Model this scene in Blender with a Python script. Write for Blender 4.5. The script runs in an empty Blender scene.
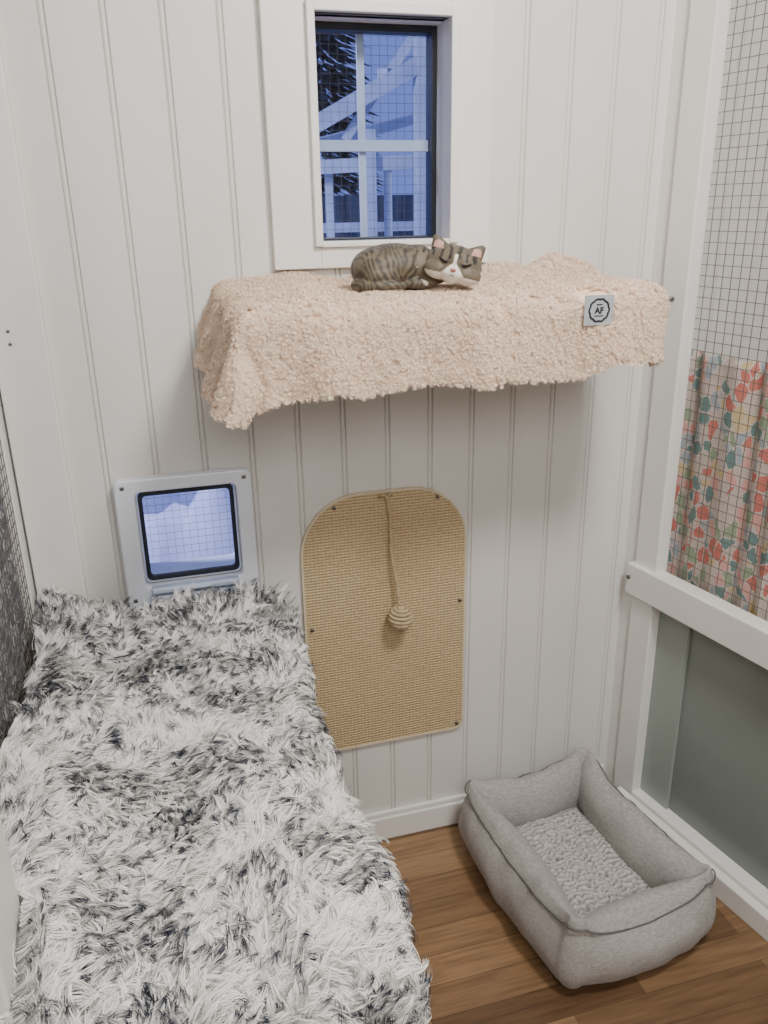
import bpy, math, random
import numpy as np
from mathutils import Vector, Matrix, noise
random.seed(3); rng=np.random.default_rng(5)
S=bpy.context.scene
# ---------------------------------------------------------------- camera
CX=Vector((.9606,-.2769,-.0165));CY=Vector((.1116,.3308,.9372));CZ=Vector((-.2544,-.9022,.3485))
cam=bpy.data.cameras.new('camera');co=bpy.data.objects.new('camera',cam);S.collection.objects.link(co)
cam.sensor_fit='VERTICAL';cam.sensor_height=36;cam.lens=821/1024*36;cam.clip_start=.02
m=Matrix((CX,CY,CZ)).transposed().to_4x4();m.translation=Vector((0,-1.56,1.45));co.matrix_world=m
S.camera=co
# ---------------------------------------------------------------- materials
def srgb(r,g,b):
    f=lambda c:((c/255+.055)/1.055)**2.4 if c/255>.04045 else c/255/12.92
    return (f(r),f(g),f(b),1)
def newmat(n,col=(200,200,200),rough=.6,metal=0,**kw):
    M=bpy.data.materials.new(n);M.use_nodes=True;nt=M.node_tree;b=nt.nodes['Principled BSDF']
    b.inputs['Base Color'].default_value=srgb(*col);b.inputs['Roughness'].default_value=rough;b.inputs['Metallic'].default_value=metal
    return M,nt,b
def N(nt,t,**kw):
    n=nt.nodes.new(t)
    for k,v in kw.items(): setattr(n,k,v)
    return n
def addbump(nt,b,src,strength=.3,dist=.002):
    bp=N(nt,'ShaderNodeBump');bp.inputs['Strength'].default_value=strength;bp.inputs['Distance'].default_value=dist
    nt.links.new(src,bp.inputs['Height']);nt.links.new(bp.outputs[0],b.inputs['Normal'])
def coords(nt,kind='Object',scale=(1,1,1)):
    tc=N(nt,'ShaderNodeTexCoord');mp=N(nt,'ShaderNodeMapping');mp.inputs['Scale'].default_value=scale
    nt.links.new(tc.outputs[kind],mp.inputs[0]);return mp.outputs[0]
def ramp(nt,src,stops,interp='LINEAR'):
    r=N(nt,'ShaderNodeValToRGB');r.color_ramp.interpolation=interp
    e=r.color_ramp.elements
    while len(e)<len(stops): e.new(.5)
    for i,(p,c) in enumerate(stops): e[i].position=p;e[i].color=srgb(*c)
    nt.links.new(src,r.inputs[0]);return r.outputs[0]
def noisy(n,c1,c2,scale=8,rough=.6,bump=.15,bscale=60,dist=.001,stretch=(1,1,1)):
    M,nt,b=newmat(n,c1,rough);v=coords(nt,'Object',stretch)
    t=N(nt,'ShaderNodeTexNoise');t.inputs['Scale'].default_value=scale;t.inputs['Detail'].default_value=5;nt.links.new(v,t.inputs[0])
    nt.links.new(ramp(nt,t.outputs[0],[(.35,c1),(.65,c2)]),b.inputs['Base Color'])
    if bump:
        t2=N(nt,'ShaderNodeTexNoise');t2.inputs['Scale'].default_value=bscale;nt.links.new(v,t2.inputs[0])
        addbump(nt,b,t2.outputs[0],bump,dist)
    return M
WALL=noisy('wall_paint',(217,214,210),(222,219,215),5,.45,.12,90,stretch=(1,1,.3))
TRIM=noisy('trim_paint',(229,227,223),(234,232,228),6,.4,.1,70)
CEIL=noisy('ceiling_paint',(225,224,222),(230,229,226),4,.7)
OUTW=noisy('corridor_paint',(196,189,178),(204,197,186),4,.7)
BLACK,_,_=newmat('dark_gasket',(28,32,42),.4)
PLASTIC=noisy('white_plastic',(226,230,240),(230,234,244),10,.3,.03)
GREYP,_,_=newmat('grey_plastic',(178,188,208),.15)
STEEL,_,_=newmat('screw_steel',(120,118,115),.35,.9)
WIRE,_,_=newmat('galvanised_wire',(118,112,104),.5,.4)
PANEL=noisy('grey_green_panel',(124,132,126),(132,140,134),3,.25,.02)
PANELD=noisy('panel_post_shading',(150,159,152),(156,165,158),3,.3,.02)
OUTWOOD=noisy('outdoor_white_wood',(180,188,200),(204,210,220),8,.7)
SNOW=noisy('snow',(222,220,242),(242,241,252),6,.8,.5,12,.02)
def glassmat():
    M=bpy.data.materials.new('clear_glass');M.use_nodes=True;nt=M.node_tree;nt.nodes.clear()
    o=N(nt,'ShaderNodeOutputMaterial');mx=N(nt,'ShaderNodeMixShader');t=N(nt,'ShaderNodeBsdfTransparent');g=N(nt,'ShaderNodeBsdfGlossy')
    t.inputs[0].default_value=(.90,.93,1,1);g.inputs['Roughness'].default_value=.05;mx.inputs[0].default_value=.04
    nt.links.new(t.outputs[0],mx.inputs[1]);nt.links.new(g.outputs[0],mx.inputs[2]);nt.links.new(mx.outputs[0],o.inputs[0]);return M
GLASS=glassmat()
def floormat():
    M,nt,b=newmat('oak_parquet',(150,110,75),.4)
    v=coords(nt,'Object')
    br=N(nt,'ShaderNodeTexBrick');br.offset=.37;br.inputs['Scale'].default_value=1
    br.inputs['Brick Width'].default_value=.42;br.inputs['Row Height'].default_value=.068;br.inputs['Mortar Size'].default_value=.0006
    br.inputs['Color1'].default_value=srgb(160,128,95);br.inputs['Color2'].default_value=srgb(104,78,56);br.inputs['Mortar'].default_value=srgb(74,56,40)
    nt.links.new(v,br.inputs[0])
    v2=coords(nt,'Object',(3,40,3));t=N(nt,'ShaderNodeTexNoise');t.inputs['Scale'].default_value=3;t.inputs['Detail'].default_value=8;nt.links.new(v2,t.inputs[0])
    mx=N(nt,'ShaderNodeMix',data_type='RGBA',blend_type='MULTIPLY');mx.inputs[0].default_value=.6
    nt.links.new(br.outputs[0],mx.inputs[6]);nt.links.new(ramp(nt,t.outputs[0],[(.3,(160,146,132)),(.65,(255,250,243))]),mx.inputs[7])
    nt.links.new(mx.outputs[2],b.inputs['Base Color']);addbump(nt,b,t.outputs[0],.1,.001);return M
FLOOR=floormat()
def sisal():
    M,nt,b=newmat('sisal_weave',(190,160,112),.9)
    v=coords(nt,'Object')
    w=N(nt,'ShaderNodeTexWave',bands_direction='Z');w.inputs['Scale'].default_value=48;w.inputs['Distortion'].default_value=2.5;w.inputs['Detail'].default_value=3;w.inputs['Detail Scale'].default_value=4
    w2=N(nt,'ShaderNodeTexWave',bands_direction='X');w2.inputs['Scale'].default_value=38;w2.inputs['Distortion'].default_value=3;w2.inputs['Detail Scale'].default_value=3
    nt.links.new(v,w.inputs[0]);nt.links.new(v,w2.inputs[0])
    mt=N(nt,'ShaderNodeMath',operation='MULTIPLY');nt.links.new(w.outputs[1],mt.inputs[0]);nt.links.new(w2.outputs[1],mt.inputs[1])
    ad=N(nt,'ShaderNodeMath',operation='ADD');nt.links.new(w.outputs[1],ad.inputs[0]);nt.links.new(mt.outputs[0],ad.inputs[1])
    nt.links.new(ramp(nt,ad.outputs[0],[(0,(158,134,98)),(.5,(192,168,128)),(1,(208,186,148))]),b.inputs['Base Color'])
    addbump(nt,b,ad.outputs[0],.5,.002);return M
SISAL=sisal()
ROPE=noisy('sisal_rope',(172,150,116),(196,176,142),80,.9,.6,300,.002)
SISEDGE=noisy('sisal_binding',(204,190,162),(212,198,172),40,.9,.5,200)
def wovengrey():
    M,nt,b=newmat('grey_linen',(160,156,152),.95)
    t=N(nt,'ShaderNodeTexNoise');t.inputs['Scale'].default_value=60;t.inputs['Detail'].default_value=4;nt.links.new(coords(nt,'Object',(1.5,1.5,12)),t.inputs[0])
    t3=N(nt,'ShaderNodeTexNoise');t3.inputs['Scale'].default_value=60;t3.inputs['Detail'].default_value=4;nt.links.new(coords(nt,'Object',(11,11,1.2)),t3.inputs[0])
    ad=N(nt,'ShaderNodeMath',operation='ADD');nt.links.new(t.outputs[0],ad.inputs[0]);nt.links.new(t3.outputs[0],ad.inputs[1])
    hv=N(nt,'ShaderNodeMath',operation='MULTIPLY');hv.inputs[1].default_value=.5;nt.links.new(ad.outputs[0],hv.inputs[0])
    nt.links.new(ramp(nt,hv.outputs[0],[(.40,(148,144,141)),(.60,(182,178,175))]),b.inputs['Base Color'])
    addbump(nt,b,hv.outputs[0],.3,.001);b.inputs['Sheen Weight'].default_value=.1;return M
LINEN=wovengrey()
PIPING=noisy('grey_piping',(92,90,90),(106,104,103),60,.9)
def attrmat(n,rough=.9,sheen=.2,bump=None):
    M,nt,b=newmat(n,(200,200,200),rough)
    a=N(nt,'ShaderNodeAttribute');a.attribute_name='Col';nt.links.new(a.outputs['Color'],b.inputs['Base Color'])
    b.inputs['Sheen Weight'].default_value=sheen
    if bump:
        t=N(nt,'ShaderNodeTexNoise');t.inputs['Scale'].default_value=bump[0];t.inputs['Detail'].default_value=4;nt.links.new(coords(nt),t.inputs[0]);addbump(nt,b,t.outputs[0],bump[1],bump[2])
    return M
FUR=attrmat('faux_fur_pile',.85,.0)
CUSH=attrmat('plush_cushion',.95,.2,(250,.6,.002))
CATM=attrmat('cat_coat',.6,.1,(220,.5,.0012))
FLEECE=noisy('cream_sherpa',(244,214,188),(249,223,199),25,1,.4,240,.002)
PILE=noisy('cream_sherpa_pile',(249,223,199),(252,231,210),60,1,0)
FURBASE=noisy('fur_backing',(200,198,198),(214,212,210),30,1)
def curtainmat(name,stops,scale,base,edge=.06,dist=.02,stretch=(1,1,1)):
    M,nt,b=newmat(name,(190,180,165),.9)
    v=coords(nt,'Object',stretch)
    nz=N(nt,'ShaderNodeTexNoise');nz.inputs['Scale'].default_value=38;nt.links.new(v,nz.inputs[0])
    mxv=N(nt,'ShaderNodeMix',data_type='RGBA',blend_type='ADD');mxv.inputs[0].default_value=dist;nt.links.new(v,mxv.inputs[6]);nt.links.new(nz.outputs[1],mxv.inputs[7])
    vo=N(nt,'ShaderNodeTexVoronoi');vo.inputs['Scale'].default_value=scale;nt.links.new(mxv.outputs[2],vo.inputs[0])
    sp=N(nt,'ShaderNodeSeparateColor');nt.links.new(vo.outputs['Color'],sp.inputs[0])
    col=ramp(nt,sp.outputs[0],stops,'CONSTANT')
    vd=N(nt,'ShaderNodeTexVoronoi',feature='DISTANCE_TO_EDGE');vd.inputs['Scale'].default_value=scale;nt.links.new(mxv.outputs[2],vd.inputs[0])
    gt=N(nt,'ShaderNodeMath',operation='GREATER_THAN');gt.inputs[1].default_value=edge;nt.links.new(vd.outputs[0],gt.inputs[0])
    mx=N(nt,'ShaderNodeMix',data_type='RGBA');nt.links.new(gt.outputs[0],mx.inputs[0]);mx.inputs[6].default_value=srgb(*base);nt.links.new(col,mx.inputs[7])
    nt.links.new(mx.outputs[2],b.inputs['Base Color']);return M
CURT=curtainmat('patterned_cotton',[(0,(200,186,178)),(.18,(202,122,110)),(.32,(112,142,140)),(.44,(216,164,156)),(.58,(208,186,142)),(.66,(160,170,178)),(.78,(200,186,178)),(.90,(150,166,140))],46,(204,190,183),.055,.010,(1,1,.72))
GCURT=curtainmat('grey_printed_cotton',[(0,(150,152,160)),(.3,(96,98,106)),(.5,(190,192,200)),(.7,(122,124,134)),(.85,(220,220,224))],50,(104,106,114),.09,.01)
# ---------------------------------------------------------------- mesh helpers
def link(o): S.collection.objects.link(o);return o
def fin(o,kind=None,label=None,category=None,parent=None,group=None):
    if kind:o['kind']=kind
    if label:o['label']=label
    if category:o['category']=category
    if group:o['group']=group
    if parent:
        o.parent=parent;o.matrix_parent_inverse=Matrix.Translation(-parent.location)
    return o
def mesh(name,verts,faces,mat,smooth=False,**kw):
    v=np.asarray(verts,dtype=float)
    c=np.array([(v[:,0].min()+v[:,0].max())/2,(v[:,1].min()+v[:,1].max())/2,v[:,2].min()])
    me=bpy.data.meshes.new(name);me.from_pydata((v-c).tolist(),[],[tuple(f) for f in faces]);me.update()
    me.materials.append(mat)
    if smooth:
        for p in me.polygons:p.use_smooth=True
    o=link(bpy.data.objects.new(name,me));o.location=c.tolist();return fin(o,**kw)
def empty(name,loc,**kw):
    o=link(bpy.data.objects.new(name,None));o.location=loc;o.empty_display_size=.05;return fin(o,**kw)
BF=[(0,3,2,1),(4,5,6,7),(0,1,5,4),(1,2,6,5),(2,3,7,6),(3,0,4,7)]
def bv(x0,x1,y0,y1,z0,z1): return [(x0,y0,z0),(x1,y0,z0),(x1,y1,z0),(x0,y1,z0),(x0,y0,z1),(x1,y0,z1),(x1,y1,z1),(x0,y1,z1)]
def boxes(name,bl,mat,bevel=0,xf=None,**kw):
    V=[];F=[]
    for b in bl:
        n=len(V);V+=bv(*b);F+=[tuple(i+n for i in f) for f in BF]
    if xf:V=[xf(*p) for p in V]
    o=mesh(name,V,F,mat,**kw)
    if bevel:
        md=o.modifiers.new('bevel','BEVEL');md.width=bevel;md.segments=2;md.limit_method='ANGLE'
    return o
def tube(name,pts,r,mat,seg=10,closed=False,rf=None,**kw):
    V=[];F=[];n=len(pts);P=[Vector(p) for p in pts]
    for i,p in enumerate(P):
        a=P[(i-1)%n] if closed or i>0 else p;b=P[(i+1)%n] if closed or i<n-1 else p
        t=(b-a).normalized();u=t.cross(Vector((0.13,.2,1)));
        if u.length<.1:u=t.cross(Vector((1,0,0)))
        u.normalize();w=t.cross(u);rr=rf(i/(n-1)) if rf else r
        for k in range(seg):
            an=2*math.pi*k/seg;V.append(p+u*math.cos(an)*rr+w*math.sin(an)*rr)
    for i in range(n if closed else n-1):
        for k in range(seg):
            j=(i+1)%n;F.append((i*seg+k,i*seg+(k+1)%seg,j*seg+(k+1)%seg,j*seg+k))
    if not closed:F+=[tuple(range(seg))[::-1],tuple((n-1)*seg+k for k in range(seg))]
    return mesh(name,V,F,mat,True,**kw)
def prism(name,poly,y0,y1,mat,bevel=0,hole=None,**kw):
    n=len(poly);V=[(x,y0,z) for x,z in poly]+[(x,y1,z) for x,z in poly];F=[]
    for i in range(n):
        j=(i+1)%n;F.append((i,j,n+j,n+i))
    if hole:
        V+=[(x,y0,z) for x,z in hole]+[(x,y1,z) for x,z in hole]
        for i in range(n):
            j=(i+1)%n
            F+=[(2*n+i,3*n+i,3*n+j,2*n+j),(i,2*n+i,2*n+j,j),(n+i,n+j,3*n+j,3*n+i)]
    else:
        F+=[tuple(range(n))[::-1],tuple(range(n,2*n))]
    o=mesh(name,V,F,mat,**kw)
    if bevel:
        md=o.modifiers.new('bevel','BEVEL');md.width=bevel;md.segments=3;md.limit_method='ANGLE';md.angle_limit=math.radians(50)
    return o
def rrect(x0,x1,z0,z1,r,k=6,rt=None):
    out=[];rt=rt or r
    for cx,cz,a0,rr in ((x1-r,z0+r,-90,r),(x1-rt,z1-rt,0,rt),(x0+rt,z1-rt,90,rt),(x0+r,z0+r,180,r)):
        for i in range(k+1):
            a=math.radians(a0+90*i/k);out.append((cx+rr*math.cos(a),cz+rr*math.sin(a)))
    return out
def ribbons(name,pts,col,mat,c,parent):
    n,K=pts.shape[:2];V=pts.reshape(-1,3)
    base=(np.arange(n)*K*2)[:,None,None];k=np.arange(K-1)[None,:,None]*2
    F=(base+k+np.array([0,1,3,2])[None,None,:]).reshape(-1)
    me=bpy.data.meshes.new(name);nf=len(F)//4;c=np.array(c)
    me.vertices.add(len(V));me.vertices.foreach_set('co',(V-c).astype(np.float32).ravel())
    me.loops.add(len(F));me.loops.foreach_set('vertex_index',F.astype(np.int32))
    me.polygons.add(nf);me.polygons.foreach_set('loop_start',(np.arange(nf)*4).astype(np.int32));me.polygons.foreach_set('use_smooth',np.ones(nf,dtype=bool))
    me.update(calc_edges=True)
    if col is not None:
        cc=np.repeat(col[:,:,None,:],2,axis=2)
        at=me.attributes.new('Col','FLOAT_COLOR','POINT');at.data.foreach_set('color',cc.astype(np.float32).ravel())
    me.materials.append(mat)
    o=link(bpy.data.objects.new(name,me));o.location=c.tolist();o['kind']='stuff';return fin(o,parent=parent)
# ---------------------------------------------------------------- room shell
WX0,WX1,WZ0,WZ1=.325,.572,1.388,1.757
FX0,FX1,FZ0,FZ1=-.057,.137,.742,.954
def backwall():
    X0,X1,Z0,Z1=-1.2,1.95,0,2.35
    prof=[(X0,0)]
    g=-.01-.092*12
    while g<X1:
        if g-.006>X0 and g+.006<X1:
            for dx,dy in ((-.0065,0),(-.0045,.0040),(-.0025,0.0006),(.0005,0),(.0025,.0005),(.0045,.0044),(.0065,0)):
                prof.append((g+dx,dy))
        g+=.092
    prof.append((X1,0))
    xs=sorted(set([p[0] for p in prof]+[WX0,WX1,FX0,FX1]))
    px=np.array([p[0] for p in prof]);py=np.array([p[1] for p in prof])
    zs=[Z0,FZ0,FZ1,WZ0,WZ1,Z1]
    V=[];F=[];idx={}
    def vid(x,z,back):
        k=(x,z,back)
        if k not in idx:
            idx[k]=len(V);V.append((x,.1 if back else float(np.interp(x,px,py)),z))
        return idx[k]
    for i in range(len(xs)-1):
        for j in range(len(zs)-1):
            cx=(xs[i]+xs[i+1])/2;cz=(zs[j]+zs[j+1])/2
            if WX0<cx<WX1 and WZ0<cz<WZ1:continue
            if FX0<cx<FX1 and FZ0<cz<FZ1:continue
            F.append((vid(xs[i],zs[j],0),vid(xs[i+1],zs[j],0),vid(xs[i+1],zs[j+1],0),vid(xs[i],zs[j+1],0)))
            F.append((vid(xs[i],zs[j],1),vid(xs[i],zs[j+1],1),vid(xs[i+1],zs[j+1],1),vid(xs[i+1],zs[j],1)))
    for (a,b,c,d) in ((WX0,WX1,WZ0,WZ1),(FX0,FX1,FZ0,FZ1)):
        for (p,q) in (((a,c),(b,c)),((b,c),(b,d)),((b,d),(a,d)),((a,d),(a,c))):
            F.append((vid(*p,0),vid(*p,1),vid(*q,1),vid(*q,0)))
    mesh('wall_back',V,F,WALL,kind='structure')
backwall()
boxes('floor',[(-1.2,1.95,-2.9,0,-.05,0)],FLOOR,kind='structure')
boxes('ceiling',[(-1.2,1.95,-2.9,.1,2.35,2.4)],CEIL,kind='structure')
boxes('wall_front',[(-1.2,1.95,-2.95,-2.9,0,2.35)],CEIL,kind='structure')
boxes('wall_corridor_right',[(1.95,2.0,-2.95,.1,-.05,2.4)],OUTW,kind='structure')
boxes('wall_corridor_left',[(-1.25,-1.2,-2.95,.1,-.05,2.4)],OUTW,kind='structure')
boxes('baseboard_back',[(-.17,1.02,-.016,-.0005,0,.064),(-.17,1.02,-.011,-.0005,.064,.078)],TRIM,.003,kind='structure')
def RT(u,off,z): return (1.02+.188*u+.982*off, -.982*u+.188*off, z)
rt=lambda u,off,z:RT(u,off,z)
UE=1.5
boxes('trim_1',[(0.0,.045,.010,.034,0,2.35)],TRIM,.002,xf=rt,kind='structure')
boxes('trim_2',[(.045,.112,0,.034,0,2.35)],TRIM,.003,xf=rt,kind='structure')
boxes('trim_3',[(.035,UE,-.014,.028,.592,.668)],TRIM,.003,xf=rt,kind='structure')
boxes('trim_4',[(.07,UE,-.02,.05,0,.055),(.07,UE,.0,.05,.055,.068)],TRIM,.003,xf=rt,kind='structure')
boxes('trim_5',[(UE,UE+.09,-.01,.08,0,2.35)],TRIM,.003,xf=rt,kind='structure')
boxes('wall_right',[(.10,UE,.035,.045,.05,.62)],PANEL,xf=rt,kind='structure')
boxes('post_shading_strip',[(.112,.20,.026,.034,.068,.592)],PANELD,xf=rt,kind='structure')  # lighter strip: shading beside the post put into the panel colour
def wiremesh(name,u0,u1,z0,z1,off,fn,step=.021,r=.0006,**kw):
    bl=[];u=u0
    while u<=u1: bl.append((u-r,u+r,off-r,off+r,z0,z1));u+=step
    z=z0
    while z<=z1: bl.append((u0,u1,off-r*2.4,off-r*.4,z-r,z+r));z+=step
    return boxes(name,bl,WIRE,xf=fn,**kw)
wiremesh('wire_mesh',.10,UE,.66,2.35,.038,rt,label='galvanised square wire mesh stapled to white post frame',category='wire mesh')
def curtain(name,u0,u1,z0,z1,off,fn,mat,freq=52,amp=.006,**kw):
    nu=int((u1-u0)/.004);nz=30;V=[];F=[]
    for i in range(nu+1):
        for j in range(nz+1):
            u=u0+(u1-u0)*i/nu;z=z0+(z1-z0)*j/nz
            w=math.sin(u*freq*2+2*math.sin(u*17)+z*1.5)*.6+math.sin(u*freq*.83+1+z*2)*.6
            V.append(fn(u,off+amp*w*(.6+.4*j/nz),z+(.003*math.sin(u*160)+.002*math.sin(u*71) if j==nz else 0)))
    for i in range(nu):
        for j in range(nz):
            a=i*(nz+1)+j;F.append((a,a+nz+1,a+nz+2,a+1))
    o=mesh(name,V,F,mat,True,**kw);md=o.modifiers.new('thick','SOLIDIFY');md.thickness=.0012;return o
curtain('curtain',.05,UE,.60,1.157,.055,rt,CURT,amp=.011,label='gathered cotton curtain with coral and teal pattern behind wire mesh',category='curtain')
def LT(u,off,z): return (-.256-off,-u,z)
boxes('trim_7',[(-.254,-.167,-.022,-.0005,0,2.35)],TRIM,.003,kind='structure')
boxes('trim_8',[(-.30,-.258,-.06,-.0005,0,2.35)],TRIM,.003,kind='structure')
boxes('trim_9',[(-.30,-.2,-.90,-.785,0,2.35)],TRIM,.004,kind='structure')
boxes('wall_left',[(-.30,-.285,-.785,-.06,.0,.62)],PANEL,kind='structure')
wiremesh('wire_mesh',.06,.785,.60,2.35,.006,LT,label='galvanised square wire mesh in front of grey printed curtain',category='wire mesh')
curtain('curtain',.06,.785,.60,1.45,.022,LT,GCURT,label='grey patterned cotton curtain behind wire mesh',category='curtain')
# window
boxes('trim_10',[(.238,WX0,-.018,-.0005,1.345,1.95),(WX1,.655,-.018,-.0005,1.345,1.95),(WX0,WX1,-.018,-.0005,1.345,WZ0-.001),(WX0,WX1,-.018,-.0005,WZ1,1.95)],TRIM,.002,kind='structure')
boxes('trim_11',[(WX0-.012,WX0+.002,-.03,.02,WZ0-.004,WZ1+.016),(WX1-.002,WX1+.016,-.03,.02,WZ0-.004,WZ1+.016),(WX0,WX1,-.03,.02,WZ1,WZ1+.016),(WX0,WX1,-.026,.02,WZ0-.006,WZ0+.004)],TRIM,.002,kind='structure')
w=empty('window_1',(.45,.06,WZ0),kind='structure')
boxes('window_frame',[(WX0,WX0+.010,.055,.09,WZ0,WZ1),(WX1-.010,WX1,.055,.09,WZ0,WZ1),(WX0+.01,WX1-.01,.055,.09,WZ0,WZ0+.007),(WX0+.01,WX1-.01,.055,.09,WZ1-.012,WZ1)],BLACK,.001,parent=w,kind='structure')
boxes('muntin',[(WX0+.01,WX1-.01,.074,.084,1.548,1.568)],OUTWOOD,.001,parent=w,kind='structure')
boxes('muntin',[(.427,.441,.0855,.092,WZ0+.005,WZ1-.01)],OUTWOOD,.001,parent=w,kind='structure')
boxes('glass_pane',[(WX0+.01,WX1-.01,.066,.069,WZ0+.005,WZ1-.01)],GLASS,parent=w,kind='structure')
# ---------------------------------------------------------------- outdoors
def snowground():
    V=[];F=[];n=190
    for i in range(n+1):
        for j in range(n+1):
            x=-4+9*i/n;y=.12+8*(j/n)**1.7
            z=-.35+.1*noise.noise(Vector((x*1.2,y*1.2,0)))
            z+=(.80+.22*noise.noise(Vector((x*6,y*4,3)))+.09*noise.noise(Vector((x*17,y*14,5))))*math.exp(-((y-1.15)/.28)**2)*math.exp(-((x+.1)/.75)**4)
            V.append((x,y,z))
    for i in range(n):
        for j in range(n):
            a=i*(n+1)+j;F.append((a,a+n+1,a+n+2,a+1))
    mesh('snow_ground',V,F,SNOW,True,kind='stuff',label='bluish snow bank lying outside the wall',category='snow')
snowground()
f=empty('outdoor_run_frame',(.9,1.9,-.3),label='white painted timber frame of outdoor cat run',category='frame')
def post(x,y,t,z1=2.6): boxes('post',[(x,x+t,y,y+t,-.3,z1)],OUTWOOD,.003,parent=f)
post(.92,1.9,.05,1.74);post(1.02,1.95,.03,1.62);post(1.14,1.9,.045);post(.78,2.0,.03,1.62);post(1.5,2.8,.05)
def beam(p,q,t,name='beam'):
    p=Vector(p);q=Vector(q);d=(q-p).normalized();s=d.cross(Vector((0,0,1))).normalized()*t;u=s.cross(d).normalized()*t*1.2
    V=[p-s-u,p+s-u,p+s+u,p-s+u,q-s-u,q+s-u,q+s+u,q-s+u]
    mesh(name,V,BF,OUTWOOD,parent=f)
beam((.62,1.9,1.70),(1.9,1.95,2.36),.026);beam((.62,1.95,1.66),(1.9,3.2,1.98),.018);beam((.7,1.95,1.60),(1.9,1.95,1.66),.022);beam((1.0,1.9,1.93),(1.7,3.4,2.25),.02);beam((.6,2.9,1.35),(2.2,2.9,1.35),.02);beam((.85,1.95,1.70),(1.2,1.95,2.15),.014)
wiremesh('wire_mesh',-.7,1.3,.2,2.3,0,lambda u,o,z:(u,.62+o,z),step=.021,r=.0004,label='galvanised square wire mesh on outdoor run seen through window',category='wire mesh')
SHED=noisy('dark_outdoor_boards',(60,68,82),(80,88,102),5,.9,.4,30,stretch=(6,1,.4))
boxes('shed',[(.3,3.2,3.9,4.6,-.25,1.52)]+[(.3+k*.2,.31+k*.2,3.88,3.9,-.25,1.52) for k in range(15)],SHED,label='dark boarded shed wall standing outdoors in snow',category='shed')
LEAF=noisy('dark_spruce',(46,60,62),(78,94,90),12,.9)
BARK=noisy('bark',(50,42,38),(66,56,50),12,.9)
def tree(tx,ty,h,seed):
    rd=random.Random(seed)
    e=empty('spruce_tree',(tx,ty,-.3),label='dark green spruce tree in dusk light outdoors',category='tree',group='spruce trees outdoors')
    tube('trunk',[(tx,ty,-.3),(tx,ty,h*.95)],.05,BARK,8,parent=e)
    V=[];F=[]
    for L in range(6000):
        t=rd.random()**1.3;z=.2+t*(h-.2);R=(1-t)*.66+.05;a=rd.random()*6.283;r=R*math.sqrt(rd.random());ln=.16+.1*rd.random()
        p=Vector((tx+r*math.cos(a),ty+r*math.sin(a),z-.25*r));d=Vector((math.cos(a),math.sin(a),-.35)).normalized()*ln
        s=Vector((-math.sin(a),math.cos(a),rd.uniform(-.3,.3)))*.035;n0=len(V)
        V+=[p,p+d*.5+s,p+d,p+d*.5-s];F.append((n0,n0+1,n0+2,n0+3))
    mesh('foliage',V,F,LEAF,parent=e)
tree(1.6,6.2,4.9,1);tree(3.5,6.6,3.0,2)
# ---------------------------------------------------------------- cat flap
cf=empty('cat_flap',(.038,-.01,.705),label='white plastic cat flap with clear door set in panelled wall',category='cat flap')
prism('outer_frame',rrect(-.092,.166,.705,.978,.016),-.024,-.0005,PLASTIC,.005,hole=rrect(FX0+.002,FX1-.002,.755,.951,.012),parent=cf)
prism('tunnel',rrect(FX0+.002,FX1-.002,.755,.951,.012),-.0,.09,PLASTIC,0,hole=rrect(FX0+.005,FX1-.005,.758,.948,.010),parent=cf)
fd=prism('flap_door',rrect(FX0+.006,FX1-.006,.760,.946,.012),-.004,.004,BLACK,.001,hole=rrect(FX0+.014,FX1-.014,.770,.937,.008),parent=cf,label='dark framed flap door')
o=boxes('door_pane',[(FX0+.012,FX1-.012,-.001,.001,.768,.939)],GLASS);o.parent=fd;o.matrix_parent_inverse=Matrix.Translation(-fd.location)
boxes('latch',[(-.045,.125,-.040,-.020,.744,.757),(.01,.07,-.043,-.036,.747,.754)],GREYP,.004,parent=cf,label='grey plastic locking latch')
boxes('sill',[(-.05,.13,-.034,-.02,.722,.738)],GREYP,.004,parent=cf)
for (x,z) in ((-.076,.963),(.151,.963),(-.078,.73),(.15,.73)):
    boxes('screw_cap',[(x-.004,x+.004,-.0255,-.023,z-.004,z+.004)],STEEL,.002,parent=cf)
# ---------------------------------------------------------------- scratching mat
sm=empty('scratching_mat',(.44,-.005,.275),label='tan sisal scratching mat with arched top screwed to wall',category='scratching mat')
def arch(ins=0):
    return rrect(.256+ins,.624-ins,.278+ins,.898-ins,.02,8,rt=.13-ins)
prism('mat',arch(.003),-.009,-.0008,SISAL,.001,parent=sm)
prism('binding',arch(0),-.0102,-.0006,SISEDGE,.001,hole=arch(.0045),parent=sm,label='light stitched edge binding')
for x,z in ((.330,.872),(.555,.872),(.607,.295),(.28,.295),(.272,.6),(.610,.62)):
    tube('screw',[(x,-.0125,z),(x,-.008,z)],.004,STEEL,10,parent=sm)
rp=empty('rope_toy',(.455,-.03,.885),label='sisal ball toy hanging by rope over scratching mat',category='cat toy')
pts=[(.441+.018*t+.0025*math.sin(t*9),-.018-.014*t,.885-.245*t) for t in np.linspace(0,1,30)]
tube('rope',pts,.0036,ROPE,8,parent=rp)
tube('hook',[(.425,-.0135,.886),(.432,-.02,.893),(.441,-.022,.887),(.447,-.02,.894),(.452,-.0135,.888)],.0035,ROPE,8,parent=rp)
def woundball(c,R):
    pts=[];n=420
    for i in range(n):
        t=i/(n-1);ph=math.pi*t;a=t*2*math.pi*9
        pts.append((c[0]+R*math.sin(ph)*math.cos(a),c[1]+R*math.sin(ph)*math.sin(a),c[2]+R*math.cos(ph)*1.05))
    return pts
tube('ball',woundball((.462,-.039,.614),.024),.0042,ROPE,8,parent=rp,label='ball wound from sisal cord')
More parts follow.
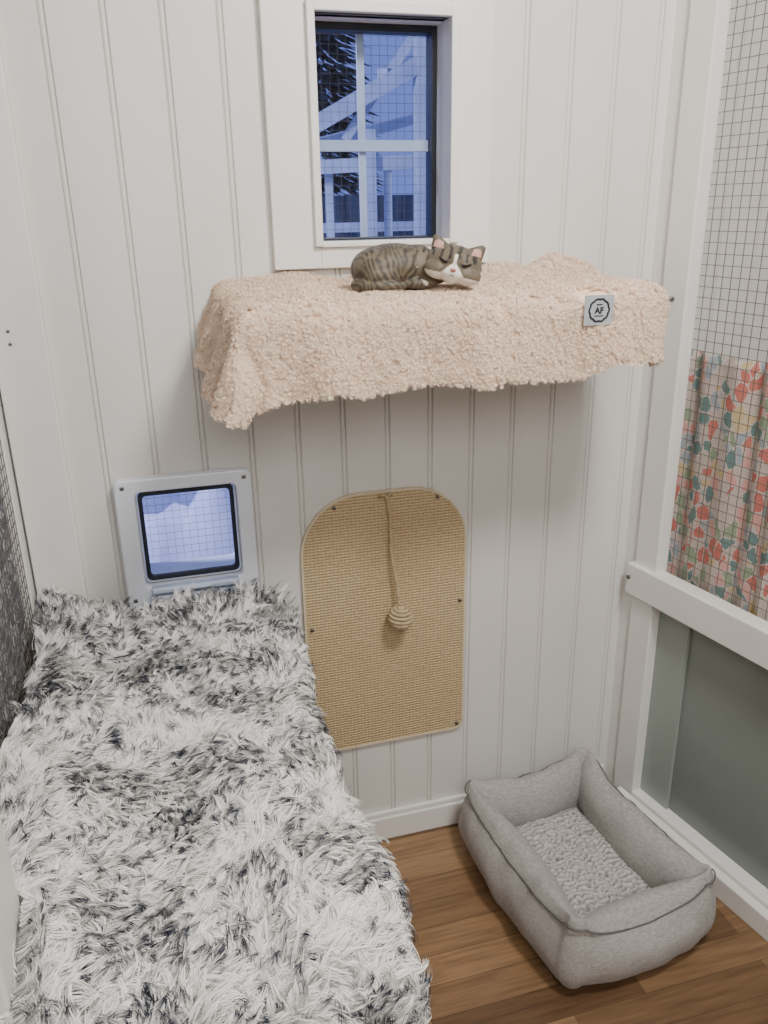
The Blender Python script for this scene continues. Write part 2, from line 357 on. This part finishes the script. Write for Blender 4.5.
# ---------------------------------------------------------------- wall shelf
sh=boxes('wall_shelf',[(.15,.845,-.305,-.0005,1.275,1.293)],TRIM,.002,label='white wooden wall shelf under cream fleece blanket',category='shelf')
TAGX,TAGZ=.723,1.284;front=[9]
def fleece():
    X0,X1,Y1,R=.165,.830,.283,.038
    A0,A1,B1=.0,.955,.451;st=.0033;na=int((A1-A0)/st);nb=int(B1/st)
    V=[];F=[]
    def zf(x,y):
        z=1.312+.007*noise.noise(Vector((x*7,y*9,1)))+.004*noise.noise(Vector((x*15,y*15,4)))
        z+=.024*math.exp(-((x-.775)/.04)**2-((y-.05)/.035)**2)+.016*math.exp(-((x-.24)/.05)**2-((y-.22)/.10)**2)+.012*math.exp(-((x-.69)/.06)**2-((y-.09)/.05)**2)
        z+=.008*math.exp(-((x-.81)/.06)**2)+.005*math.sin((x+y*1.4)*55)*math.exp(-((x-.70)/.1)**2)
        z+=(.017+.006*math.sin(x*31))*math.exp(-(y/.07)**2)
        return z
    def P(a,b):
        da=X0-a if a<X0 else (a-X1 if a>X1 else 0);sg=-1 if a<X0 else 1
        db=max(0,b-Y1);bx=min(max(a,X0),X1);by=min(b,Y1)
        h=math.hypot(da,db)
        if h<1e-9:return Vector((bx,-by,zf(bx,by)))
        if sg<0: d=max(da,db)+.08*min(da,db)
        else: d=(da**3+db**3)**(1/3)*.95
        ux,uy=sg*da/h,db/h
        if d<R*math.pi/2: out=R*math.sin(d/R);dn=R*(1-math.cos(d/R))
        else: out=R+(d-R*math.pi/2)*(.32*ux*ux if sg<0 else .03);dn=R+(d-R*math.pi/2)*(.99 if sg<0 else 1)
        if sg<0 and da>0 and db>0: out+=.20*min(da,db)
        x=bx+ux*out;y=-(by+uy*out);z=zf(bx,by)-dn
        w=min(1,d/.15)
        if db>0: y-=(.012*math.sin(a*24+1)+.007*math.sin(a*51)+.004*noise.noise(Vector((a*18,b*12,0))))*w
        if da>0: x+=sg*.006*w*math.sin(b*30)
        if sg<0 and da>0:
            x+=.010*w*math.sin(b*48);y+=.008*w*math.sin(a*60)
        if sg<0 and da>0 and db<=0: z+=.35*max(0,.16-b)*w
        return Vector((x,y,z))
    def PB(ra,rb):
        a=A0+(A1-A0)*ra
        bm=B1+.006*math.sin(ra*11)+.010*noise.noise(Vector((a*14,3,0)))-.020*max(0,(ra-.55)/.45)+.004*math.sin(ra*37)
        aa=a+(.008*noise.noise(Vector((rb*9,8,0))) if (ra<.02 or ra>.98) else 0)
        b=.004+(bm-.004)*rb
        p=P(aa,b);e=.002;n=(P(aa+e,b)-p).cross(P(aa,b+e)-p)
        n=-n.normalized() if n.length>0 else Vector((0,0,1))
        if n.z<-.2:n=-n
        return p,n
    for i in range(na+1):
        for j in range(nb+1):
            p,n=PB(i/na,j/nb)
            h=.0025*noise.noise(p*30)+.0012*noise.noise(p*160)
            q=p+n*h;V.append(q)
            if abs(q.x-TAGX)<.027 and abs(q.z-TAGZ)<.024 and q.y<-.25: front[0]=min(front[0],q.y)
    for i in range(na):
        for j in range(nb):
            q=i*(nb+1)+j;F.append((q,q+1,q+nb+2,q+nb+1))
    E=empty('fleece_blanket',(.5,-.17,1.15),label='cream curly sherpa blanket draped over wall shelf',category='blanket')
    o=mesh('cloth',V,F,FLEECE,True,parent=E)
    md=o.modifiers.new('thick','SOLIDIFY');md.thickness=.010;md.offset=-1
    NT=17000;K=6;ns=12
    P0=[];N0=[]
    while len(P0)<NT:
        p,n=PB(random.random(),random.random())
        if abs(p.x-TAGX)<.029 and abs(p.z-TAGZ)<.026 and p.y<-.25: continue
        P0.append(p+n*(.0025*noise.noise(p*30)));N0.append(n)
    P0=np.array(P0);N0=np.array(N0)
    C=np.repeat(np.arange(NT),ns);n=len(C)
    rv=rng.normal(0,1,(NT,3));side=np.cross(N0,rv);side/=np.linalg.norm(side,axis=1)[:,None];w=np.cross(side,N0)
    az=rng.random(n)*6.283;sw=(rng.choice([-1,1],NT)*(1.4+1.4*rng.random(NT)))[C]+rng.normal(0,.35,n)
    R0=(.0034+.0026*rng.random(NT))[C]*(.7+.6*rng.random(n));H=(.0040+.003*rng.random(NT))[C]*(.7+.5*rng.random(n))
    nn=N0[C];sd=side[C];ww=w[C]
    pts=np.empty((n,K,2,3));wd=.00046*np.array([.8,1,1,1,.9,.6])
    for k in range(K):
        t=k/(K-1);aa=az+sw*t
        rad=R0*(.10+1.05*math.sin(t*2.0)/.91)
        dirv=sd*np.cos(aa)[:,None]+ww*np.sin(aa)[:,None]
        tang=-sd*np.sin(aa)[:,None]+ww*np.cos(aa)[:,None]
        c=P0[C]+dirv*rad[:,None]+nn*(H*math.sin(.5+t*2.2)+.001)[:,None]
        pts[:,k,0]=c-tang*wd[k];pts[:,k,1]=c+tang*wd[k]
    pts[...,1]=np.minimum(pts[...,1],-.001)
    ribbons('sherpa_pile',pts,None,PILE,(.5,-.17,1.15),E)
    return E
fl=fleece()
# tag
LAB=noisy('tag_fabric',(156,160,166),(172,176,180),50,.7,.2,300)
INK,_,_=newmat('tag_ink',(30,34,42),.8)
TY=front[0]-.0025
tg=boxes('label_tag',[(TAGX-.027,TAGX+.027,TY,TY+.0015,TAGZ-.0245,TAGZ+.0245)],LAB,.0006,label='silver grey fabric tag with round dark emblem');tg.parent=fl;tg.matrix_parent_inverse=Matrix.Translation(-fl.location)
EX,EZ=TAGX,TAGZ
ring=[(EX+(.0172+.0014*abs(math.cos(5*a)))*math.cos(a),TY-.0004,EZ+(.0172+.0014*abs(math.cos(5*a)))*math.sin(a)) for a in np.linspace(0,2*math.pi,100,endpoint=False)]
o=tube('emblem_ring',ring,.0016,INK,6,closed=True);o.parent=tg;o.matrix_parent_inverse=Matrix.Translation(-tg.location)
def text(body,size,loc,parent,ext=.0004):
    cu=bpy.data.curves.new('t','FONT');cu.body=body;cu.size=size;cu.extrude=ext;cu.offset=.0005;cu.align_x='CENTER';cu.align_y='CENTER'
    ob=link(bpy.data.objects.new('t',cu));bpy.context.view_layer.update()
    me=bpy.data.meshes.new_from_object(ob.evaluated_get(bpy.context.evaluated_depsgraph_get()));bpy.data.objects.remove(ob)
    me.materials.clear();me.materials.append(INK)
    o=link(bpy.data.objects.new('emblem_lettering',me));o.rotation_euler=(math.pi/2,0,0);o.location=loc
    o.parent=parent;o.matrix_parent_inverse=Matrix.Translation(-parent.location)
text('AF',.014,(EX,TY-.0004,EZ-.001),tg);text('____',.008,(EX,TY-.0004,EZ-.006),tg);text('......',.008,(EX,TY-.0004,EZ+.011),tg)
# ---------------------------------------------------------------- cat
def cat():
    import bmesh
    bm=bmesh.new()
    def ell(c,r,rot=(0,0,0)):
        M=Matrix.Translation(c)@Matrix.Rotation(rot[2],4,'Z')@Matrix.Rotation(rot[1],4,'Y')@Matrix.Rotation(rot[0],4,'X')@Matrix.Diagonal((*r,1))
        bmesh.ops.create_icosphere(bm,subdivisions=4,radius=1,matrix=M)
    Z=1.325
    ell((.410,-.20,Z+.030),(.070,.050,.037),(0,0,-.1))
    ell((.376,-.207,Z+.026),(.040,.045,.035))
    ell((.385,-.232,Z+.018),(.036,.022,.022),(0,0,.2))
    ell((.448,-.205,Z+.031),(.038,.042,.033))
    ell((.474,-.222,Z+.026),(.034,.034,.027))
    HC=Vector((.498,-.258,Z+.033));roll=.24
    HM=Matrix.Translation(HC)@Matrix.Rotation(-.36,4,'Z')@Matrix.Rotation(roll,4,'Y')@Matrix.Rotation(-.05,4,'X')@Matrix.Scale(1.24,4)@Matrix.Diagonal((1.10,1,.96,1))
    def hell(c,r):
        bmesh.ops.create_icosphere(bm,subdivisions=4,radius=1,matrix=HM@Matrix.Translation(c)@Matrix.Diagonal((*r,1)))
    hell((0,0,0),(.034,.027,.026));hell((-.017,-.010,-.010),(.018,.017,.014));hell((.017,-.010,-.010),(.018,.017,.014))
    hell((0,-.024,-.011),(.0145,.011,.0105));hell((0,-.017,.004),(.012,.013,.012));hell((0,-.020,-.018),(.011,.011,.007))
    for s in (-1,1):
        M=HM@Matrix.Translation((s*.024,.002,.022))@Matrix.Rotation(s*.55,4,'Y')@Matrix.Diagonal((1.05,.55,1,1))
        bmesh.ops.create_cone(bm,cap_ends=True,segments=20,radius1=.0150,radius2=.003,depth=.024,matrix=M)
    ell((.445,-.240,Z+.004),(.030,.014,.010),(0,0,-.15))
    for i in range(26):
        t=i/25;a=math.pi*(1.15+.40*t)
        ell((.402+.070*math.cos(a),-.203+.050*math.sin(a),Z+.003),(.010-.004*t,)*3)
    me=bpy.data.meshes.new('c');bm.to_mesh(me);bm.free();ob=link(bpy.data.objects.new('c',me))
    r=ob.modifiers.new('r','REMESH');r.mode='VOXEL';r.voxel_size=.0013
    s=ob.modifiers.new('s','SMOOTH');s.iterations=6;s.factor=.5
    bpy.context.view_layer.update()
    me2=bpy.data.meshes.new_from_object(ob.evaluated_get(bpy.context.evaluated_depsgraph_get()));bpy.data.objects.remove(ob)
    base=Vector((.44,-.21,Z));HI=HM.inverted()
    col=np.zeros((len(me2.vertices),4));col[:,3]=1
    lin=lambda c:np.array(srgb(*c)[:3])
    br,dk,wh,pk=lin((96,86,70)),lin((44,39,33)),lin((222,215,204)),lin((186,144,130))
    for i,v in enumerate(me2.vertices):
        p=v.co.copy();h=HI@p
        nz=noise.noise(p*70);c=br.copy()*(1+.3*nz)
        if h.length<.046 and h.y<.02:
            st=math.sin(h.x*620+nz*2.5)*(h.z>.006)+.4*noise.noise(p*160);c=br*(1.10+.25*nz)
            k=min(1,max(0,(st-.1)*2));c=c*(1-k)+dk*k
            wl=.0018+max(0,(.002-h.z))*.80
            if h.y<-.010 and abs(h.x)<wl and h.z<.014:c=wh
            if h.y<-.008 and h.z<-.014:c=wh
            if h.z>.017 and abs(h.x)>.012:
                c=br*.85
                if h.y<-.0015 and h.z<.034 and abs(abs(h.x)-.025-.25*(h.z-.024))<.0065:c=pk
        else:
            q=p+Vector((noise.noise(p*30),noise.noise(p*30+Vector((5,0,0))),0))*.020
            st=math.sin((q.x-.33)*640+(q.z-Z)*190*(1 if q.x<.42 else -1)+(q.y)*80)+1.5*noise.noise(p*130)+.8*noise.noise(p*55)
            k=min(1,max(0,(st+.8)*.6));k*=.85+.3*nz
            c=br*(1.1+.35*nz)*(1-k)+dk*k
        col[i,:3]=np.clip(c,0,1)
        v.co=p-base
    at=me2.attributes.new('Col','FLOAT_COLOR','POINT');at.data.foreach_set('color',col.ravel())
    me2.materials.clear();me2.materials.append(CATM)
    for p in me2.polygons:p.use_smooth=True
    o=link(bpy.data.objects.new('cat',me2));o.location=base
    o['label']='grey tabby cat with white muzzle curled asleep on fleece';o['category']='cat'
    NOSE,_,_=newmat('nose_pink',(170,104,94),.4);EYE,_,_=newmat('eye_dark',(28,24,22),.25)
    def sph(name,c,r,mat):
        b2=bmesh.new();bmesh.ops.create_uvsphere(b2,u_segments=16,v_segments=10,radius=1,matrix=HM@Matrix.Translation(c)@Matrix.Diagonal((*r,1)))
        V=[v.co.copy() for v in b2.verts];F=[[q.index for q in f.verts] for f in b2.faces];b2.free()
        fin(mesh(name,V,F,mat,True),parent=o)
    sph('nose',(0,-.0350,-.007),(.0034,.003,.0024),NOSE)
    for s in (-1,1):
        pts=[HM@Vector((s*(.0085+.0105*t),-.0270+.0065*t*t,.002-.002*math.sin(t*math.pi)+.003*t)) for t in np.linspace(0,1,9)]
        tube('eye',pts,.0019,EYE,8,parent=o)
        pts=[HM@Vector((s*.005*t,-.0350+.002*t,-.0135-.001*math.sin(t*math.pi/1.1))) for t in np.linspace(0,1,7)]
        tube('mouth',pts,.0005,EYE,6,parent=o)
    o.location=base+Vector((.002,.020,.001))
cat()
# ---------------------------------------------------------------- bench & fur throw
be=empty('bench',(0,-.45,0),label='white wooden bench mostly hidden under shaggy fur throw',category='bench')
boxes('seat',[(-.185,.165,-.92,-.03,.62,.645)],TRIM,.003,parent=be)
for x in (-.165,.125):
    for y in (-.9,-.07):
        boxes('leg',[(x,x+.04,y,y+.04,0,.62)],TRIM,.003,parent=be)
def drape(a,b,x0,x1,y1,R,zf,k=1.0):
    da=(x0-a) if a<x0 else 0;db2=(a-x1) if a>x1 else 0
    dx=-da+db2;dy=max(0,b-y1);d=math.hypot(dx,dy)
    bx=min(max(a,x0),x1);by=min(b,y1)
    if d<1e-9:return bx,-by,zf(bx,by),0
    ux,uy=dx/d,dy/d
    if d<R*math.pi/2: out=R*math.sin(d/R);dn=R*(1-math.cos(d/R))
    else: out=R+(d-R*math.pi/2)*.1*k;dn=R+(d-R*math.pi/2)
    return bx+ux*out,-(by+uy*out),zf(bx,by)-dn,d
def bz(x,y):
    lft=max(0,(-x-.05)/.2)
    return .676+.05*lft**1.6+.045*lft**2*math.exp(-((y-.62)/.20)**2)+.016*noise.noise(Vector((x*6,y*6,0)))+.018*noise.noise(Vector((x*13,y*13,5)))+.036*math.exp(-(y/.10)**2)
def bm_(a,b):
    x1=.150+.010*math.sin(b*9+.6)-.006*math.sin(b*23)
    x,y,z,d=drape(a,b,-.3,x1,.90,.045,bz,.3)
    lim=-.250 if b<.74 else max(-.250,-.250+(b-.74)*1.2)
    lim=min(lim,-.196)
    if x<lim:x=lim+(x+.3)*.02
    return x,y,z
FT=empty('fur_throw',(0,-.45,.65),label='shaggy white faux fur throw with dark tips over bench',category='throw')
def furthrow():
    A0,A1,B0,B1=-.248,.32,.045,1.12
    na,nb=60,110;V=[];F=[]
    for i in range(na+1):
        for j in range(nb+1):
            b=B0+(B1-B0)*j/nb;a=A0+(A1-A0)*i/na;V.append(bm_(a,b))
    for i in range(na):
        for j in range(nb):
            q=i*(nb+1)+j;F.append((q,q+1,q+nb+2,q+nb+1))
    mesh('backing',V,F,FURBASE,True,parent=FT)
    NC=15000;ns=15;K=6
    P=[];Nn=[];T=[];D=[];L=[]
    for _ in range(NC):
        a=random.uniform(A0,A1);b=random.uniform(B0,B1)
        p=Vector(bm_(a,b));e=.004
        ta=(Vector(bm_(a+e,b))-p);tb=(Vector(bm_(a,b+e))-p)
        if ta.length<1e-6:ta=Vector((e,0,0))
        n=tb.cross(ta).normalized()
        if n.length<.5:n=Vector((0,0,1))
        if n.z<-.3:n=-n
        ang=2.8*noise.noise(Vector((a*6,b*6,2)))+2.4*noise.noise(Vector((a*17,b*17,7)))+random.gauss(0,.28)-.6
        t=ta.normalized()*math.cos(ang)+tb.normalized()*(math.sin(ang)+.25)
        if b<.11: t=t*.4+Vector((random.uniform(-.4,.4),0,.7))-tb.normalized()*.1
        if a<-.21 and b<.74: t=t*.4+Vector((.15,0,.5))
        t=(t-n*t.dot(n)*.6).normalized()
        dark=-.02+noise.noise(Vector((a*6+3,b*12,1)))*.36+noise.noise(Vector((a*24,b*36,4)))*.75+(.12 if b<.32 else 0)+random.gauss(0,.26)
        P.append(p);Nn.append(n);T.append(t);D.append(dark);L.append(random.uniform(.025,.041)*(1+.25*noise.noise(Vector((a*10,b*10,11)))))
    P=np.array(P);Nn=np.array(Nn);T=np.array(T);D=np.array(D);L=np.array(L)
    C=np.repeat(np.arange(NC),ns);n=len(C)
    dcl=np.clip(D*4.6,0,1)
    side=np.cross(T,Nn);side/=np.linalg.norm(side,axis=1)[:,None]+1e-9
    r1=rng.normal(0,.0042,n);r2=rng.normal(0,.0048,n)
    root=P[C]+side[C]*r1[:,None]+T[C]*r2[:,None]
    u=np.linspace(0,1,K)
    ll=(L[C]*(.76+.34*rng.random(n)))
    up=(.28+.40*rng.random(NC)+.10*dcl)[C]
    bend=(.013*rng.normal(0,1,NC))[C]
    tip=P[C]+T[C]*(ll*.76)[:,None]+Nn[C]*(ll*up)[:,None]+side[C]*(rng.normal(0,.0014,n)+bend)[:,None]
    ctrl=root*.55+tip*.45+Nn[C]*(ll*.50)[:,None]-side[C]*(bend*1.0)[:,None]
    wdir=side[C]+Nn[C]*rng.normal(0,.5,n)[:,None];wdir/=np.linalg.norm(wdir,axis=1)[:,None]
    pts=np.empty((n,K,2,3));wd=.00080*np.array([1,1,1,.88,.58,.12])
    wav=(.0024*rng.normal(0,1,NC))[C][:,None]+rng.normal(0,.0007,(n,1));phs=(6.28*rng.random(NC))[C][:,None]
    for k in range(K):
        q=((1-u[k])**2)*root+2*u[k]*(1-u[k])*ctrl+u[k]**2*tip+side[C]*(np.sin(u[k]*8+phs)*wav*u[k])
        pts[:,k,0]=q-wdir*wd[k];pts[:,k,1]=q+wdir*wd[k]
    pts[...,1]=np.minimum(pts[...,1],-.044);pts[...,0]=np.maximum(pts[...,0],-.259)
    white=np.array(srgb(251,249,245)[:3]);navy=np.array(srgb(30,35,53)[:3])
    dk=dcl[C]
    dk=np.where(rng.random(n)<.14+.84*dk,dk,0)
    dk=np.maximum(dk,(rng.random(n)<.035)*.9)
    st=.50+.20*rng.random(n)
    col=np.ones((n,K,4));var=(.92+.08*rng.random(n))
    for kk in range(K):
        w=np.clip((u[kk]-st+.1)/.22,0,1)*dk
        col[:,kk,:3]=white[None]*(var*(.84+.16*min(1,u[kk]*2.5)))[:,None]*(1-w[:,None])+navy[None]*w[:,None]  # strand roots darkened: shade between tufts put into the colour
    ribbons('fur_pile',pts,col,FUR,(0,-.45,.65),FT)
furthrow()
# ---------------------------------------------------------------- pet bed
def petbed():
    cx,cy,yaw=.790,-.292,math.radians(6);hw,hd=.180,.236
    E=empty('pet_bed',(cx,cy,0),label='grey linen rectangular pet bed with plush cushion on floor',category='pet bed')
    ca,sa=math.cos(yaw),math.sin(yaw)
    def W(x,y,z): return (cx+x*ca-y*sa,cy+x*sa+y*ca,z)
    r=.038;per=44
    L=[];cs=[(hw,-hd),(hw,hd),(-hw,hd),(-hw,-hd)]
    nrm=[(1,0),(0,1),(-1,0),(0,-1)]
    for k in range(4):
        p=cs[k];q=cs[(k+1)%4];dx,dy=q[0]-p[0],q[1]-p[1];ln=math.hypot(dx,dy);ux,uy=dx/ln,dy/ln
        for i in range(per):
            t=i/(per-1);d=r+(ln-2*r)*t;L.append((p[0]+ux*d,p[1]+uy*d,nrm[k][0],nrm[k][1],t,k))
        a0=math.atan2(nrm[k][1],nrm[k][0])
        c=(q[0]-ux*r-nrm[k][0]*r,q[1]-uy*r-nrm[k][1]*r)
        for i in range(1,8):
            a=a0+math.pi/2*i/8;L.append((c[0]+r*math.cos(a),c[1]+r*math.sin(a),math.cos(a),math.sin(a),-1,k))
    prof=[(-.025,.0),(-.010,.003),(.006,.016),(.019,.038),(.026,.066),(.025,.092),(.017,.117),(.005,.136),(-.005,.147),(-.013,.159),(-.028,.171),(-.045,.173),(-.063,.163),(-.077,.143),(-.084,.118),(-.085,.095),(-.082,.07),(-.074,.045),(-.06,.02)]
    V=[];F=[];seam=[];m_=len(prof)
    for (x,y,nx,ny,t,k) in L:
        s=math.sin(math.pi*t)**.6 if t>=0 else 0
        for q,(o,z) in enumerate(prof):
            inner=o<-.02 and z>.03
            oo=o
            if inner: oo=o*(.54+.46*s)
            elif 0<q<8: oo=o-.016*(1-s)
            zz=z
            if z>.1:
                zz=z+(1-s)*(.024 if q<11 else .004)-.004*s
                if k==3: zz-=.012*s
            w=.007*noise.noise(Vector((x*13+q*.1,y*13,z*14)))+.003*noise.noise(Vector((x*34,y*34,z*30)))
            if t>=0 and (t<.25 or t>.75): w-=.005*abs(math.sin(z*55+x*20))*math.exp(-min(t,1-t)*10)
            p=W(x+nx*(oo+w),y+ny*(oo+w),max(0.001,zz+w*(z>.1)))
            V.append(p)
            if q==8: seam.append((p[0]+nx*.0012,p[1]+ny*.0012,p[2]+.0012))
    n=len(L)
    for i in range(n):
        j=(i+1)%n
        for q in range(m_-1): F.append((i*m_+q,j*m_+q,j*m_+q+1,i*m_+q+1))
    o=mesh('bolster',V,F,LINEN,True,parent=E)
    sd=o.modifiers.new('sub','SUBSURF');sd.levels=1;sd.render_levels=1
    tube('piping',seam,.0017,PIPING,6,closed=True,parent=E,label='dark seam piping')
    boxes('base',[(-hw+.03,hw-.03,-hd+.03,hd-.03,.003,.03)],LINEN,0,xf=lambda x,y,z:W(x,y,z),parent=E)
    V=[];F=[];col=[];st=.0021;iw,idp=hw-.060,hd-.060;na=int(2*iw/st);nb=int(2*idp/st)
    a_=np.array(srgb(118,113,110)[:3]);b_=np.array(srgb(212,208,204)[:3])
    for i in range(na+1):
        for j in range(nb+1):
            x=-iw+2*iw*i/na;y=-idp+2*idp*j/nb
            e=min(1,min(iw-abs(x),idp-abs(y))/.05)
            dome=.036*math.sqrt(max(0,1-(1-e)**2))
            ph=y*520+7*noise.noise(Vector((x*34,y*20,0)))+4.5*noise.noise(Vector((x*95,y*60,5)))
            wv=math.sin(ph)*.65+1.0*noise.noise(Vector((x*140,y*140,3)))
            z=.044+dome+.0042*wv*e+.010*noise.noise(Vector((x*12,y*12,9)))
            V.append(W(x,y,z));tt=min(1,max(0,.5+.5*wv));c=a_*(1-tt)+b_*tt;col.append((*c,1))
    for i in range(na):
        for j in range(nb):
            q=i*(nb+1)+j;F.append((q,q+nb+1,q+nb+2,q+1))
    o=mesh('cushion',V,F,CUSH,True,parent=E,label='ruffled grey plush cushion')
    at=o.data.attributes.new('Col','FLOAT_COLOR','POINT');at.data.foreach_set('color',np.array(col,dtype=np.float32).ravel())
petbed()
# ---------------------------------------------------------------- small hardware
def bolt(name,p,d,r=.006,l=.012,lab='small steel bolt head on white post'):
    p=Vector(p);d=Vector(d).normalized()
    tube(name,[p,p+d*l],r,STEEL,6,label=lab,category='bolt')
RN=Vector((-.982,-.188,0))
bolt('bolt',RT(.078,0,1.265),RN,.005,.012)
bolt('bolt',RT(.045,-.014,.635),RN,.005,.004)
bolt('screw',(-.225,-.0221,1.262),(0,-1,0),.003,.0015,'small screw head in white post');bolt('screw',(-.225,-.0221,1.24),(0,-1,0),.003,.0015,'small screw head in white post')
# ---------------------------------------------------------------- light
def area(name,loc,target,size,power,col):
    l=bpy.data.lights.new(name,'AREA');l.shape='DISK';l.size=size;l.energy=power;l.color=col
    o=link(bpy.data.objects.new(name,l));o.location=loc;o.rotation_euler=(Vector(target)-Vector(loc)).to_track_quat('-Z','Y').to_euler()
area('ceiling_lamp',(.70,-1.15,2.3),(.35,-.3,.6),.34,31,(1,.975,.94))
area('room_fill_light',(.1,-2.3,2.2),(.3,-.3,.7),1.2,32,(1,.985,.96))  # added broad fill that softens the room's shadows, not a fixture
area('outdoor_fill_light',(-1.1,.35,2.3),(.5,1.7,.5),.3,75,(.66,.70,1))  # added light that brightens the snow and run beams, not a fixture
W=bpy.data.worlds.new('world');S.world=W;W.use_nodes=True
nt=W.node_tree;bg=nt.nodes['Background'];bg.inputs[0].default_value=(.25,.34,.92,1);bg.inputs[1].default_value=.85
